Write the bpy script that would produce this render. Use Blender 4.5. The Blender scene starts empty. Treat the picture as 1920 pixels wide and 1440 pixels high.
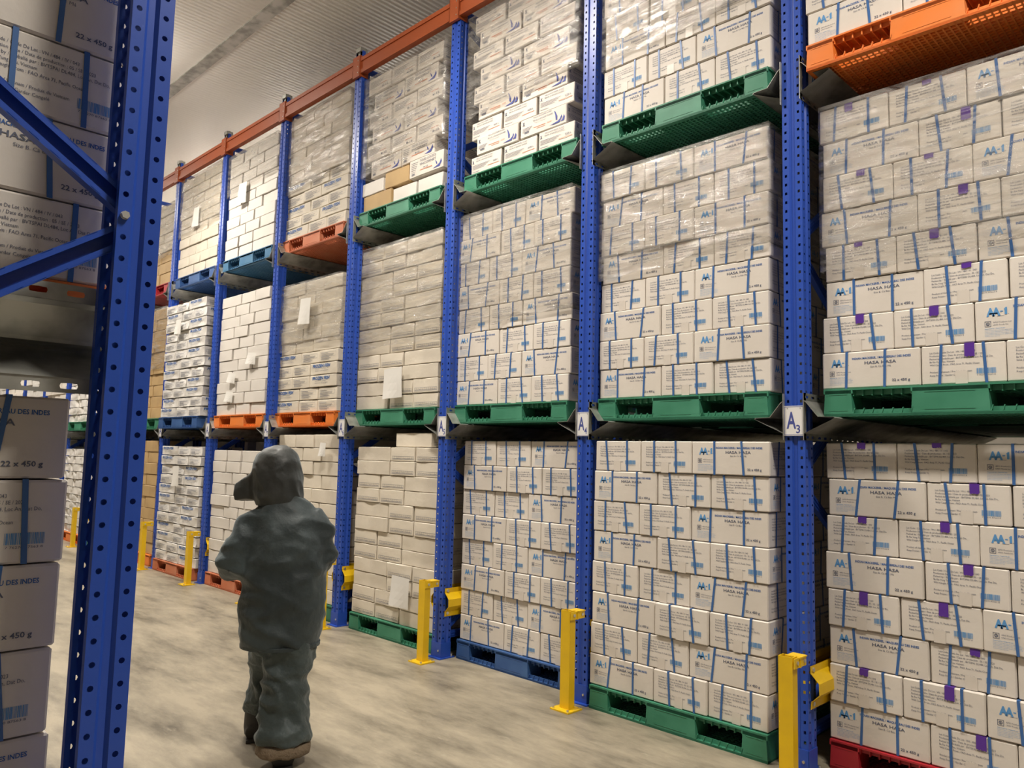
import bpy, bmesh, math, random
from mathutils import Vector, Matrix, noise
R=random.Random(7)
S=bpy.context.scene
C=S.collection
PI=math.pi
# ------------------------------------------------------------------ camera
def setup_camera():
    yaw,pit,rol,f=.783542647,.0933792500,.0239615828,1437.12411
    F=Vector((-math.sin(yaw)*math.cos(pit),math.cos(yaw)*math.cos(pit),math.sin(pit)))
    r=F.cross(Vector((0,0,1))).normalized(); u=r.cross(F)
    r2=r*math.cos(rol)+u*math.sin(rol); u2=u*math.cos(rol)-r*math.sin(rol)
    cd=bpy.data.cameras.new('camera'); cam=bpy.data.objects.new('camera',cd); C.objects.link(cam)
    m=Matrix((r2,u2,-F)).transposed().to_4x4(); m.translation=Vector((1.81386,-3.96623,1.57850))
    cam.matrix_world=m; cd.sensor_fit='HORIZONTAL'; cd.sensor_width=36; cd.lens=f*36/1920; cd.clip_start=.02
    S.camera=cam
setup_camera()
S.view_settings.view_transform='Standard'; S.view_settings.look='None'
S.view_settings.exposure=0.52; S.view_settings.gamma=1; S.view_settings.use_curve_mapping=False
W=bpy.data.worlds.new('world'); S.world=W; W.use_nodes=True
W.node_tree.nodes['Background'].inputs[0].default_value=(.9,.93,1,1)
W.node_tree.nodes['Background'].inputs[1].default_value=.16
CEIL=6.05
LAMPS=[(2.2,-1.75),(-2.45,-1.75),(-7.1,-1.75),(-11.75,-1.75),(-16.4,-1.75),
       (-5.0,4.6),(-9.0,3.6),(-13.0,3.6),(-17.0,3.6)]
def lamp_light(x,y,e):
    l=bpy.data.lights.new('lamp_light','AREA'); l.shape='RECTANGLE'; l.size=1.3; l.size_y=.3
    l.energy=e; l.color=(1,.93,.83); l.spread=2.35
    o=bpy.data.objects.new('lamp_light',l); C.objects.link(o); o.location=(x,y,CEIL-.16)
    l=bpy.data.lights.new('lamp_spill','POINT'); l.shadow_soft_size=.12; l.energy=e*.5; l.color=(1,.93,.83)
    q=bpy.data.objects.new('lamp_spill',l); C.objects.link(q); q.location=(x,y,CEIL-.34)
    return o
for i,(x,y) in enumerate(LAMPS): lamp_light(x,y,(105 if x>0 else 98) if y<0 else 190)

# ------------------------------------------------------------------ materials
def mat(name,col,rough=.6,metal=0,spec=.5,bump=None,var=None,coat=0):
    m=bpy.data.materials.new(name); m.use_nodes=True; nt=m.node_tree; N=nt.nodes; L=nt.links
    b=N['Principled BSDF']; b.inputs['Base Color'].default_value=(*col,1)
    b.inputs['Roughness'].default_value=rough; b.inputs['Metallic'].default_value=metal
    b.inputs['Specular IOR Level'].default_value=spec; b.inputs['Coat Weight'].default_value=coat
    tc=N.new('ShaderNodeTexCoord')
    if var:   # (scale, col2, lo, hi)
        n=N.new('ShaderNodeTexNoise'); n.inputs['Scale'].default_value=var[0]; n.inputs['Detail'].default_value=6
        L.new(tc.outputs['Object'],n.inputs['Vector'])
        r=N.new('ShaderNodeValToRGB'); r.color_ramp.elements[0].position=var[2]; r.color_ramp.elements[1].position=var[3]
        r.color_ramp.elements[0].color=(*col,1); r.color_ramp.elements[1].color=(*var[1],1)
        L.new(n.outputs['Fac'],r.inputs['Fac']); L.new(r.outputs['Color'],b.inputs['Base Color'])
    if bump:  # (scale, strength, distance, stretch)
        n=N.new('ShaderNodeTexNoise'); n.inputs['Scale'].default_value=bump[0]; n.inputs['Detail'].default_value=5
        mp=N.new('ShaderNodeMapping'); mp.inputs['Scale'].default_value=bump[3] if len(bump)>3 else (1,1,1)
        L.new(tc.outputs['Object'],mp.inputs['Vector']); L.new(mp.outputs['Vector'],n.inputs['Vector'])
        bp=N.new('ShaderNodeBump'); bp.inputs['Strength'].default_value=bump[1]; bp.inputs['Distance'].default_value=bump[2]
        L.new(n.outputs['Fac'],bp.inputs['Height']); L.new(bp.outputs['Normal'],b.inputs['Normal'])
    return m
M={}
M['card']=mat('white_cardboard',(.72,.665,.60),.62,bump=(30,.25,.004),var=(3,(.66,.605,.54),.35,.7))
M['card2']=mat('cream_cardboard',(.70,.635,.53),.62,bump=(18,.5,.006),var=(4,(.60,.54,.45),.4,.75))
M['bag']=mat('white_polybag',(.76,.735,.70),.42,bump=(14,.8,.012),var=(5,(.66,.63,.59),.4,.7))
M['brown']=mat('brown_cardboard',(.50,.34,.16),.65,bump=(20,.3,.004),var=(4,(.42,.28,.13),.4,.7))
M['small']=mat('small_white_cardboard',(.69,.65,.60),.55,bump=(20,.4,.004),var=(5,(.67,.63,.58),.4,.7))
M['lblue']=mat('print_light_blue',(.10,.30,.60),.6)
M['pblue']=mat('print_blue',(.025,.12,.38),.6)
M['ink']=mat('print_grey_ink',(.11,.125,.18),.6)
M['navy']=mat('print_navy',(.06,.08,.30),.6)
M['orangeink']=mat('print_orange',(.65,.20,.08),.6)
M['strap']=mat('blue_strap',(.045,.135,.36),.4)
M['tape']=mat('purple_tape',(.10,.03,.30),.35)
M['ctape']=mat('clear_tape',(.67,.612,.545),.32)
M['upright']=mat('blue_powder_coat',(.022,.075,.42),.33,spec=.5,bump=(60,.1,.001))
M['galv']=mat('galvanised_steel',(.50,.50,.46),.42,metal=.7,bump=(20,.25,.003,(1,.15,1)),var=(9,(.28,.28,.25),.4,.65))
M['bolt']=mat('zinc_bolt',(.7,.7,.66),.35,metal=.9)
M['orange']=mat('orange_powder_coat',(.36,.076,.020),.42,bump=(40,.1,.001))
M['yellow']=mat('yellow_paint',(.78,.50,.005),.4,var=(7,(.70,.44,.01),.4,.7))
M['white']=mat('white_plate',(.78,.77,.76),.35)
M['p_green']=mat('green_plastic',(.035,.20,.115),.5,bump=(30,.2,.002),var=(5,(.06,.26,.16),.4,.75))
M['p_blue']=mat('blue_plastic',(.03,.09,.27),.5,var=(5,(.05,.13,.32),.4,.75))
M['p_teal']=mat('faded_blue_plastic',(.04,.15,.29),.55,var=(5,(.08,.2,.33),.4,.75))
M['p_orange']=mat('orange_plastic',(.78,.20,.028),.5,var=(5,(.70,.22,.06),.4,.75))
M['p_salmon']=mat('faded_orange_plastic',(.55,.16,.07),.55,var=(5,(.58,.22,.12),.4,.75))
M['p_red']=mat('red_plastic',(.42,.02,.03),.45)
M['suit']=mat('padded_suit_fabric',(.019,.028,.030),.6,spec=.4,bump=(6,.7,.03),var=(3.2,(.055,.074,.078),.45,.70))
M['suit2']=mat('padded_trouser_fabric',(.035,.049,.048),.58,spec=.4,bump=(9,.8,.03),var=(4.0,(.085,.11,.112),.45,.72))
M['shoulder_light']=mat('lit_shoulder_fabric',(.105,.135,.15),.6,bump=(9,.6,.02),var=(4,(.075,.10,.115),.4,.7))  # suit fabric with lamp light on the shoulders put into its colour
M['hood']=mat('hood_fabric',(.016,.018,.016),.5,bump=(10,.4,.02),var=(5,(.05,.05,.045),.48,.75))
M['boot']=mat('black_rubber',(.03,.027,.024),.55)
M['cuff']=mat('tan_pile_lining',(.20,.15,.10),.95,bump=(90,.8,.01))
for _k in('suit','suit2','hood'):
    _p=M[_k].node_tree.nodes['Principled BSDF']; _p.inputs['Sheen Weight'].default_value=.25; _p.inputs['Sheen Tint'].default_value=(.75,.85,.9,1)
M['skin']=mat('skin',(.42,.24,.16),.5)
M['paper']=mat('paper_note',(.70,.68,.64),.7)
def mk_floor():
    m=bpy.data.materials.new('concrete_floor'); m.use_nodes=True; nt=m.node_tree; N=nt.nodes; L=nt.links; b=N['Principled BSDF']
    tc=N.new('ShaderNodeTexCoord')
    def nz(s,d,rough=.6,vec=None):
        n=N.new('ShaderNodeTexNoise'); n.inputs['Scale'].default_value=s; n.inputs['Detail'].default_value=d; n.inputs['Roughness'].default_value=rough
        L.new(vec or tc.outputs['Object'],n.inputs['Vector']); return n
    mp=N.new('ShaderNodeMapping'); mp.inputs['Scale'].default_value=(.55,1.6,1); L.new(tc.outputs['Object'],mp.inputs['Vector'])
    a=nz(1.9,10,.72,mp.outputs['Vector']); r=N.new('ShaderNodeValToRGB'); e=r.color_ramp.elements
    e[0].position=.34; e[0].color=(.12,.103,.074,1); e[1].position=.62; e[1].color=(.37,.32,.235,1)
    x=e.new(.47); x.color=(.25,.218,.16,1)
    L.new(a.outputs['Fac'],r.inputs['Fac'])
    c=nz(9,8,.7,mp.outputs['Vector']); r2=N.new('ShaderNodeValToRGB'); r2.color_ramp.elements[0].position=.60; r2.color_ramp.elements[1].position=.74
    r2.color_ramp.elements[0].color=(0,0,0,1); r2.color_ramp.elements[1].color=(.6,.6,.6,1)
    L.new(c.outputs['Fac'],r2.inputs['Fac'])
    mx=N.new('ShaderNodeMix'); mx.data_type='RGBA'; L.new(r2.outputs['Color'],mx.inputs[0]); L.new(r.outputs['Color'],mx.inputs[6]); mx.inputs[7].default_value=(.44,.39,.30,1)
    L.new(mx.outputs[2],b.inputs['Base Color']); 
    rr=N.new('ShaderNodeMapRange'); rr.inputs[3].default_value=.30; rr.inputs[4].default_value=.62; L.new(a.outputs['Fac'],rr.inputs[0]); L.new(rr.outputs[0],b.inputs['Roughness'])
    bp=N.new('ShaderNodeBump'); bp.inputs['Strength'].default_value=.25; bp.inputs['Distance'].default_value=.01; L.new(c.outputs['Fac'],bp.inputs['Height']); L.new(bp.outputs['Normal'],b.inputs['Normal'])
    return m
M['floor']=mk_floor()
def mk_ceiling():
    m=bpy.data.materials.new('ribbed_white_panel'); m.use_nodes=True; nt=m.node_tree; N=nt.nodes; L=nt.links; b=N['Principled BSDF']
    b.inputs['Base Color'].default_value=(.66,.63,.59,1); b.inputs['Roughness'].default_value=.38
    tc=N.new('ShaderNodeTexCoord'); w=N.new('ShaderNodeTexWave'); w.wave_type='BANDS'; w.bands_direction='X'; w.wave_profile='SIN'
    w.inputs['Scale'].default_value=5; w.inputs['Distortion'].default_value=.1; L.new(tc.outputs['Object'],w.inputs['Vector'])
    bp=N.new('ShaderNodeBump'); bp.inputs['Strength'].default_value=.45; bp.inputs['Distance'].default_value=.004
    L.new(w.outputs['Fac'],bp.inputs['Height']); L.new(bp.outputs['Normal'],b.inputs['Normal'])
    return m
M['ceiling']=mk_ceiling()
M['wallm']=mat('insulated_wall_panel',(.6,.58,.55),.5)
def mk_film():
    m=bpy.data.materials.new('stretch_film'); m.use_nodes=True; nt=m.node_tree; N=nt.nodes; L=nt.links
    out=N['Material Output']; b=N['Principled BSDF']; b.inputs['Base Color'].default_value=(.50,.48,.45,1); b.inputs['Roughness'].default_value=.5
    tr=N.new('ShaderNodeBsdfTransparent'); tr.inputs[0].default_value=(.90,.89,.87,1); gl=N.new('ShaderNodeBsdfGlossy'); gl.inputs['Roughness'].default_value=.05; gl.inputs['Color'].default_value=(1,1,1,1)
    tc=N.new('ShaderNodeTexCoord'); mp=N.new('ShaderNodeMapping'); mp.inputs['Rotation'].default_value=(0,.25,0); mp.inputs['Scale'].default_value=(1.0,1.0,5.5)
    L.new(tc.outputs['Object'],mp.inputs['Vector'])
    n=N.new('ShaderNodeTexNoise'); n.inputs['Scale'].default_value=4.5; n.inputs['Detail'].default_value=7; n.inputs['Roughness'].default_value=.6; n.inputs['Distortion'].default_value=.8
    L.new(mp.outputs['Vector'],n.inputs['Vector'])
    bp=N.new('ShaderNodeBump'); bp.inputs['Strength'].default_value=1; bp.inputs['Distance'].default_value=.0135; L.new(n.outputs['Fac'],bp.inputs['Height'])
    L.new(bp.outputs['Normal'],gl.inputs['Normal']); L.new(bp.outputs['Normal'],b.inputs['Normal'])
    r=N.new('ShaderNodeMapRange'); r.inputs[1].default_value=.40; r.inputs[2].default_value=.66; r.inputs[3].default_value=.05; r.inputs[4].default_value=.40
    L.new(n.outputs['Fac'],r.inputs[0])
    m1=N.new('ShaderNodeMixShader'); L.new(r.outputs[0],m1.inputs[0]); L.new(tr.outputs[0],m1.inputs[1]); L.new(b.outputs[0],m1.inputs[2])
    m2=N.new('ShaderNodeMixShader'); r9=N.new('ShaderNodeTexNoise'); r9.inputs['Scale'].default_value=3.0; r9.inputs['Detail'].default_value=8; r9.inputs['Roughness'].default_value=.75
    L.new(mp.outputs['Vector'],r9.inputs['Vector']); q9=N.new('ShaderNodeMapRange'); q9.inputs[1].default_value=.47; q9.inputs[2].default_value=.62; q9.inputs[3].default_value=.010; q9.inputs[4].default_value=.20
    L.new(r9.outputs['Fac'],q9.inputs[0]); L.new(q9.outputs[0],m2.inputs[0]); L.new(m1.outputs[0],m2.inputs[1]); L.new(gl.outputs[0],m2.inputs[2])
    L.new(m2.outputs[0],out.inputs['Surface']); return m
M['film']=mk_film()
em=bpy.data.materials.new('lamp_diffuser'); em.use_nodes=True; _b=em.node_tree.nodes['Principled BSDF']
_b.inputs['Emission Color'].default_value=(1,.94,.86,1); _b.inputs['Emission Strength'].default_value=9; M['lamp']=em

# ------------------------------------------------------------------ helpers
class MB:
    """collects boxes, prisms and tubes into one mesh"""
    def __init__(s): s.v=[]; s.f=[]; s.m=[]
    def add(s,vs,fs,mi=0):
        n=len(s.v); s.v+= [tuple(v) for v in vs]; s.f+=[tuple(i+n for i in f) for f in fs]; s.m+=[mi]*len(fs)
    def box(s,a,b,mi=0,mtx=None):
        (x0,y0,z0),(x1,y1,z1)=a,b
        vs=[Vector(p) for p in((x0,y0,z0),(x1,y0,z0),(x1,y1,z0),(x0,y1,z0),(x0,y0,z1),(x1,y0,z1),(x1,y1,z1),(x0,y1,z1))]
        if mtx: vs=[mtx@v for v in vs]
        s.add(vs,[(0,3,2,1),(4,5,6,7),(0,1,5,4),(1,2,6,5),(2,3,7,6),(3,0,4,7)],mi)
    def strip(s,p,q,w,t,up=(0,0,1),mi=0):
        """a bar of width w (along up) and thickness t from p to q"""
        p,q=Vector(p),Vector(q); d=(q-p).normalized(); u=Vector(up); n=d.cross(u).normalized(); u=n.cross(d).normalized()
        vs=[]
        for c in(p,q):
            for a,b in((-1,-1),(1,-1),(1,1),(-1,1)): vs.append(c+n*(a*t/2)+u*(b*w/2))
        s.add(vs,[(3,2,1,0),(4,5,6,7),(0,1,5,4),(1,2,6,5),(2,3,7,6),(3,0,4,7)],mi)
    def cyl(s,c,ax,r,h,n=8,mi=0,r2=None):
        c=Vector(c); ax=Vector(ax).normalized(); a=ax.orthogonal().normalized(); b=ax.cross(a); r2=r if r2 is None else r2
        vs=[c+(a*math.cos(2*PI*i/n)+b*math.sin(2*PI*i/n))*r for i in range(n)]+[c+ax*h+(a*math.cos(2*PI*i/n)+b*math.sin(2*PI*i/n))*r2 for i in range(n)]
        s.add(vs,[(i,(i+1)%n,n+(i+1)%n,n+i) for i in range(n)]+[tuple(range(n-1,-1,-1)),tuple(range(n,2*n))],mi)
    def mesh(s,name,mats):
        me=bpy.data.meshes.new(name); me.from_pydata(s.v,[],s.f)
        for m in mats: me.materials.append(M[m])
        me.polygons.foreach_set('material_index',s.m); me.update(); return me
def ob(name,me,parent=None,loc=(0,0,0),rot=(0,0,0),label=None,cat=None,group=None,kind=None):
    o=bpy.data.objects.new(name,me); C.objects.link(o); o.location=loc; o.rotation_euler=rot
    if parent: o.parent=parent
    for k,v in(('label',label),('category',cat),('group',group),('kind',kind)):
        if v: o[k]=v
    return o
ORD=['bottom','second','third','fourth','fifth','sixth','seventh','eighth','ninth','tenth','eleventh','twelfth','thirteenth','fourteenth']
P=1.45

# ------------------------------------------------------------------ room
def room():
    x0,x1,y0,y1=-32,9,-9,13
    m=MB(); m.box((x0,y0,-.2),(x1,y1,0)); ob('floor',m.mesh('floor',['floor']),kind='structure')
    m=MB(); m.box((x0,y0,CEIL),(x1,y1,CEIL+.15)); ob('ceiling',m.mesh('ceiling',['ceiling']),kind='structure')
    for n,a,b in(('wall_left',(x0-.15,y0,0),(x0,y1,CEIL)),('wall_right',(x1,y0,0),(x1+.15,y1,CEIL)),('wall_back',(x0,y1,0),(x1,y1+.15,CEIL)),('wall_front',(x0,y0-.15,0),(x1,y0,CEIL))):
        m=MB(); m.box(a,b); ob(n,m.mesh(n,['wallm']),kind='structure')
    m=MB(); m.box((x0,-.56,CEIL-.012),(x1,-.42,CEIL-.0005)); ob('trim_1',m.mesh('trim',['galv']),kind='structure')
room()
hm=MB(); hm.box((-.68,-.17,-.10),(.68,.17,0)); hm.box((-.70,-.19,-.03),(.70,.19,0)); hm.cyl((-.5,0,0),(0,0,1),.012,.05); hm.cyl((.5,0,0),(0,0,1),.012,.05)
dm=MB(); dm.box((-.64,-.14,-.108),(.64,.14,-.1))
hme=hm.mesh('housing',['white']); dme=dm.mesh('diffuser',['lamp'])
for i,(x,y) in enumerate(LAMPS):
    t=ob('ceiling_light',None,loc=(x,y,CEIL-.05),label='white strip lamp under the ceiling, %s lamp %s'%(ORD[i%6].replace('bottom','first'),'along the aisle' if y<0 else 'behind the tall rack'),cat='ceiling light',group='strip lamps under the ceiling')
    ob('housing',hme,t); ob('diffuser',dme,t)

# ------------------------------------------------------------------ perforated upright (real holes)
def hole_strip(mb,o,u,v,w,h0,h1,pitch,hx,hw,hh,n=4,mi=0):
    """flat strip from o, width w along u, rising along v from h0 to h1, one hole per pitch, centred at hx"""
    o,u,v=Vector(o),Vector(u),Vector(v)
    k=int((h1-h0)/pitch)
    for i in range(k):
        z0=h0+i*pitch; z1=z0+pitch; zc=(z0+z1)/2
        out=[(0,z0),(w,z0),(w,z1),(0,z1)]
        if n==4: inn=[(hx-hw,zc-hh),(hx+hw,zc-hh),(hx+hw,zc+hh),(hx-hw,zc+hh)]
        else: out=[(0,z0),(hx,z0),(w,z0),(w,zc),(w,z1),(hx,z1),(0,z1),(0,zc)]; inn=[(hx+hw*math.cos(a),zc+hh*math.sin(a)) for a in [(-135+45*j)*PI/180 for j in range(8)]] if hh<hw*1.5 else [(hx+a*hw,zc+b) for a,b in((-.85,-hh+.3*hw),(0,-hh),(.85,-hh+.3*hw),(1,0),(.85,hh-.3*hw),(0,hh),(-.85,hh-.3*hw),(-1,0))]
        q=len(out); vs=[o+u*a+v*b for a,b in out+inn]
        mb.add(vs,[(j,(j+1)%q,q+(j+1)%q,q+j) for j in range(q)],mi)
    z0=h0+k*pitch
    if h1-z0>.001: mb.add([o+v*z0,o+u*w+v*z0,o+u*w+v*h1,o+v*h1],[(0,1,2,3)],mi)
UW,UD=.055,.095      # half width, depth; front at y=0, open back
def upright_mesh(z1):
    m=MB(); X,Y,Z=Vector((1,0,0)),Vector((0,1,0)),Vector((0,0,1))
    # front: two punched bands around a shallow centre groove
    hole_strip(m,(-UW,0,0),X,Z,.038,0.03,z1,.05,.019,.0062,.0075)
    hole_strip(m,(UW-.038,0,0),X,Z,.038,0.03,z1,.05,.019,.0062,.0075)
    a=-UW+.038; b=UW-.038
    for p,q in(((a,0),(a+.008,.010)),((a+.008,.010),(b-.008,.010)),((b-.008,.010),(b,0))):
        m.add([(p[0],p[1],.03),(q[0],q[1],.03),(q[0],q[1],z1),(p[0],p[1],z1)],[(0,1,2,3)])
    for s in(-1,1):
        x=s*UW
        hole_strip(m,(x,0,0),Y,Z,.034,.03,z1,.05,.019,.0068,.0068,8)
        hole_strip(m,(x,.065,0),Y,Z,.030,.03,z1,.05,.015,.0068,.0068,8)
        for p,q in(((x,.034),(x-s*.009,.042)),((x-s*.009,.042),(x-s*.009,.057)),((x-s*.009,.057),(x,.065))):
            m.add([(p[0],p[1],.03),(q[0],q[1],.03),(q[0],q[1],z1),(p[0],p[1],z1)],[(0,1,2,3)])
        m.add([(x,.095,.03),(x-s*.018,.095,.03),(x-s*.018,.095,z1),(x,.095,z1)],[(0,1,2,3)])
        m.add([(x-s*.018,.095,.03),(x-s*.018,.083,.03),(x-s*.018,.083,z1),(x-s*.018,.095,z1)],[(0,1,2,3)])
    bmesh_merge=m
    me=m.mesh('upright',['upright']); 
    return me
def foot_mesh():
    m=MB(); m.box((-.075,-.03,0),(.075,.125,.008),0); m.box((-.0575,-.0035,.008),(.0575,.0,.12)); m.box((.0555,-.0035,.008),(.059,.095,.12)); m.box((-.059,-.0035,.008),(-.0555,.095,.12))
    for x in(-.065,.065): m.cyl((x,.10,.008),(0,0,1),.008,.02,6,1)
    m.cyl((.03,-.0035,.06),(0,-1,0),.008,.006,6,1)
    return m.mesh('base_plate',['upright','bolt'])
def brace_mesh(p,q):
    m=MB(); p,q=Vector(p),Vector(q); d=(q-p).normalized(); n=Vector((1,0,0)); u=n.cross(d)
    m.strip(p,q,.052,.002,u); 
    for s in(-1,1):
        m.strip(p+u*(s*.025)-n*.014,q+u*(s*.025)-n*.014,.0025,.028,u); m.strip(p+u*(s*.019)-n*.027,q+u*(s*.019)-n*.027,.012,.002,u)
        m.strip(p+u*(s*.010)+n*.003,q+u*(s*.010)+n*.003,.006,.004,u)
    return m.mesh('brace',['upright'])
UZ=5.47; FD=1.05
up_me=upright_mesh(UZ); ft_me=foot_mesh()
bolt_mb=MB(); bolt_mb.cyl((.0,0,0),(1,0,0),.0098,.002,12); bolt_mb.cyl((.002,0,0),(1,0,0),.0092,.008,6); bolt_me=bolt_mb.mesh('bolt',['bolt'])
def diag(nodes,y0,y1,ztop):
    out=[];z=nodes
    while z<ztop-.1:
        out.append(((0,y0,z),(0,y1,z+.63)))
        if z+1.3<ztop: out.append(((0,y1,z+.67),(0,y0,z+1.27)))
        z+=1.3
    if y1>.9 and y0==.07: out.append(((0,y0,5.24),(0,y1,4.79)))
    out+=[((0,y0,ztop),(0,y1,ztop)),((0,y0,.16),(0,y1,.16))]
    return [brace_mesh(a,b) for a,b in out]
far_braces=diag(.2,.07,FD+.0,5.32)
def sign_label(k): return 'sign A%d'%(k+3)
for k in range(-1,13):
    lab=('blue perforated upright frame behind %s'%sign_label(k)) if k>=0 else 'blue perforated upright frame at the far right, beyond the red pallet'
    t=ob('rack_frame',None,loc=(-k*P,0,0),label=lab,cat='rack frame',group='upright frames of the tall rack')
    ob('upright',up_me,t); ob('upright',up_me,t,loc=(0,FD+.095,0),rot=(0,0,PI)); ob('base_plate',ft_me,t); ob('base_plate',ft_me,t,loc=(0,FD+.095,0),rot=(0,0,PI))
    for b in far_braces: ob('brace',b,t)
    if k==7:
        m=MB(); hole_strip(m,(-.03,0,5.12),(0,0,1),(0,1,0),.09,.1,2.6,.05,.045,.008,.008); m.strip((-.03,.1,5.21),(-.03,2.6,5.21),.02,.03); m.strip((-.03,.1,5.12),(-.03,2.6,5.12),.02,.03)
        ob('tie_beam',m.mesh('tie_beam',['upright']),t)
# near rack frame (camera side of the aisle), facing +Y
near=ob('rack_frame',None,loc=(-.085,-3.305,0),rot=(0,0,PI),label='large blue upright frame in the left foreground, bolted cross braces',cat='rack frame')
NY=-3.305
ob('upright',up_me,near); ob('base_plate',ft_me,near); ob('upright',up_me,near,loc=(0,1.145,0),rot=(0,0,PI)); ob('base_plate',ft_me,near,loc=(0,1.145,0),rot=(0,0,PI))
z=2.105-1.52
while z<5:
    for a,b in(((0,.07,z+.035),(0,1.05,z+.70)),((0,1.05,max(.1,z-.70)),(0,.07,z-.035))):
        if b[2]<5.4: ob('brace',brace_mesh(a,b),near)
    ob('bolt',bolt_me,near,loc=(-.055,.080,z),rot=(0,0,PI),label='zinc hexagon bolt')
    z+=1.52

# ------------------------------------------------------------------ pallet rails (folded galvanised, slotted lips)
def rail_mesh(s,y0,y1):
    """s=+1 points to +X from the upright"""
    m=MB(); Y=(0,1,0)
    x=s*.058
    hole_strip(m,(x,0,.085),(0,0,1),Y,.040,y0,y1,.077,.020,.007,.019,8)
    hole_strip(m,(x,0,-.125),(0,0,1),Y,.036,y0,y1,.077,.016,.007,.019,8)
    pts=[(x,.085),(s*.072,.075),(s*.128,.006),(s*.134,-.002),(s*.215,-.004),(s*.222,-.010),(s*.20,-.022),(x,-.089)]
    for (a,b),(c,d) in zip(pts,pts[1:]): m.add([(a,y0,b),(c,y0,d),(c,y1,d),(a,y1,b)],[(0,1,2,3)])
    # thickness: inner skin
    for (a,b),(c,d) in zip(pts,pts[1:]): m.add([(a-s*.0025,y0,b-.001),(c-s*.003,y0,d-.0015),(c-s*.003,y1,d-.0015),(a-s*.0025,y1,b-.001)],[(3,2,1,0)])
    for (a,b),(c,d) in zip(pts,pts[1:]): m.add([(a,y0,b),(c,y0,d),(c-s*.003,y0,d-.0015),(a-s*.0025,y0,b-.001)],[(0,1,2,3)])
    m.box((min(x,x-s*.004),y0,-.125),(max(x,x-s*.004),y0+.03,.125))
    return m.mesh('pallet_rail',['galv'])
railR=rail_mesh(1,-.02,3.2); railL=rail_mesh(-1,-.02,3.2)
LV=[1.822,3.692]
for k in range(-1,13):
    for li,z in enumerate(LV):
        for s,me in((1,railR),(-1,railL)):
            if k==-1 and s==1: continue
            nm='%s'%sign_label(k) if k>=0 else 'the far right frame'
            ob('pallet_rail',me,loc=(-k*P,0,z),label='folded galvanised pallet rail, %s level, %s side of %s upright'%(('middle','upper')[li],'right' if s>0 else 'left',nm),cat='rail',group='pallet rails of the tall rack')
nrail=rail_mesh(-1,-3.25,.0)
for li,z in enumerate(LV):
    ob('pallet_rail',nrail,loc=(-.085,-3.31,z),label='folded galvanised rail with slots under %s, left foreground'%(('the orange pallet','the highest pallet')[li]),cat='rail')

# ------------------------------------------------------------------ orange top beams
def beam_mesh():
    m=MB(); L=P
    m.box((-L,-.012,5.235),(0,.045,5.375)); m.box((-L,-.022,5.225),(0,-.004,5.262)); m.box((-L,-.022,5.348),(0,-.004,5.385))
    return m.mesh('beam_profile',['orange'])
def conn_mesh():
    m=MB(); m.box((-.060,-.030,5.20),(.060,-.004,5.41)); m.box((.056,-.03,5.20),(.061,.07,5.40)); m.box((-.061,-.03,5.20),(-.056,.07,5.40))
    for z in(5.24,5.3,5.36): m.cyl((.03,-.03,z),(0,-1,0),.006,.003,6,1)
    return m.mesh('connector',['orange','bolt'])
bme=beam_mesh(); cme=conn_mesh()
capm=MB(); capm.box((-.05,.0,5.41),(.05,.09,5.47),0); capm.box((-.03,-.02,5.46),(.05,.06,5.50),0); capm.cyl((0,.03,5.49),(0,0,1),.02,.03,8); cap_me=capm.mesh('cap',['galv'])
for k in range(0,12):
    t=ob('top_beam',None,loc=(-k*P,0,0),label='orange top beam spanning from upright A%d to upright A%d'%(k+3,k+4),cat='beam',group='orange beams along the rack top')
    ob('beam_profile',bme,t); ob('connector',cme,t,loc=(-P,0,0)); ob('cap',cap_me,t,loc=(-P,0,0),label='dark galvanised cap bracket')
    if k==0: ob('connector',cme,t)

# ------------------------------------------------------------------ text
_tc={}
def text_geo(s,bold=0.0,shear=0.0):
    key=(s,bold,shear)
    if key not in _tc:
        cu=bpy.data.curves.new('t','FONT'); cu.body=s; cu.size=1; cu.resolution_u=2; cu.offset=bold; cu.shear=shear
        o=bpy.data.objects.new('t',cu); C.objects.link(o); bpy.context.view_layer.update()
        dg=bpy.context.evaluated_depsgraph_get(); me=bpy.data.meshes.new_from_object(o.evaluated_get(dg))
        _tc[key]=([(v.co.x,v.co.y) for v in me.vertices],[tuple(p.vertices) for p in me.polygons])
        bpy.data.objects.remove(o); bpy.data.curves.remove(cu); bpy.data.meshes.remove(me)
    return _tc[key]
class Print:
    """flat print in a plane: 2-D items mapped to a face"""
    def __init__(s): s.items=[]
    def text(s,t,x,z,w=None,h=.01,mi=0,bold=0,shear=0):
        v,f=text_geo(t,bold,shear); 
        if not v: return
        x0=min(a for a,b in v); x1=max(a for a,b in v); sx=(w/(x1-x0)) if w else h
        s.items.append(([(x+(a-x0)*sx,z+b*h) for a,b in v],f,mi))
    def rect(s,x,z,w,h,mi=0,sl=0): s.items.append(([(x,z),(x+w,z),(x+w+sl*h,z+h),(x+sl*h,z+h)],[(0,1,2,3)],mi))
    def poly(s,pts,mi=0): s.items.append((pts,[tuple(range(len(pts)))],mi))
    def frame(s,x,z,w,h,t,mi=0):
        s.rect(x,z,w,t,mi); s.rect(x,z+h-t,w,t,mi); s.rect(x,z+t,t,h-2*t,mi); s.rect(x+w-t,z+t,t,h-2*t,mi)
    def put(s,mb,org,u):
        org=Vector(org); u=Vector(u)
        for v,f,mi in s.items: mb.add([org+u*a+Vector((0,0,b)) for a,b in v],f,mi)
def barcode(p,x,z,w,h,mi,seed=3):
    r=random.Random(seed); a=0
    while a<w:
        t=r.choice((.0009,.0014,.0022))*w/.075; 
        p.rect(x+a,z,min(t,w-a),h,mi); a+=t+r.choice((.0006,.0010,.0016))*w/.075
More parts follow.
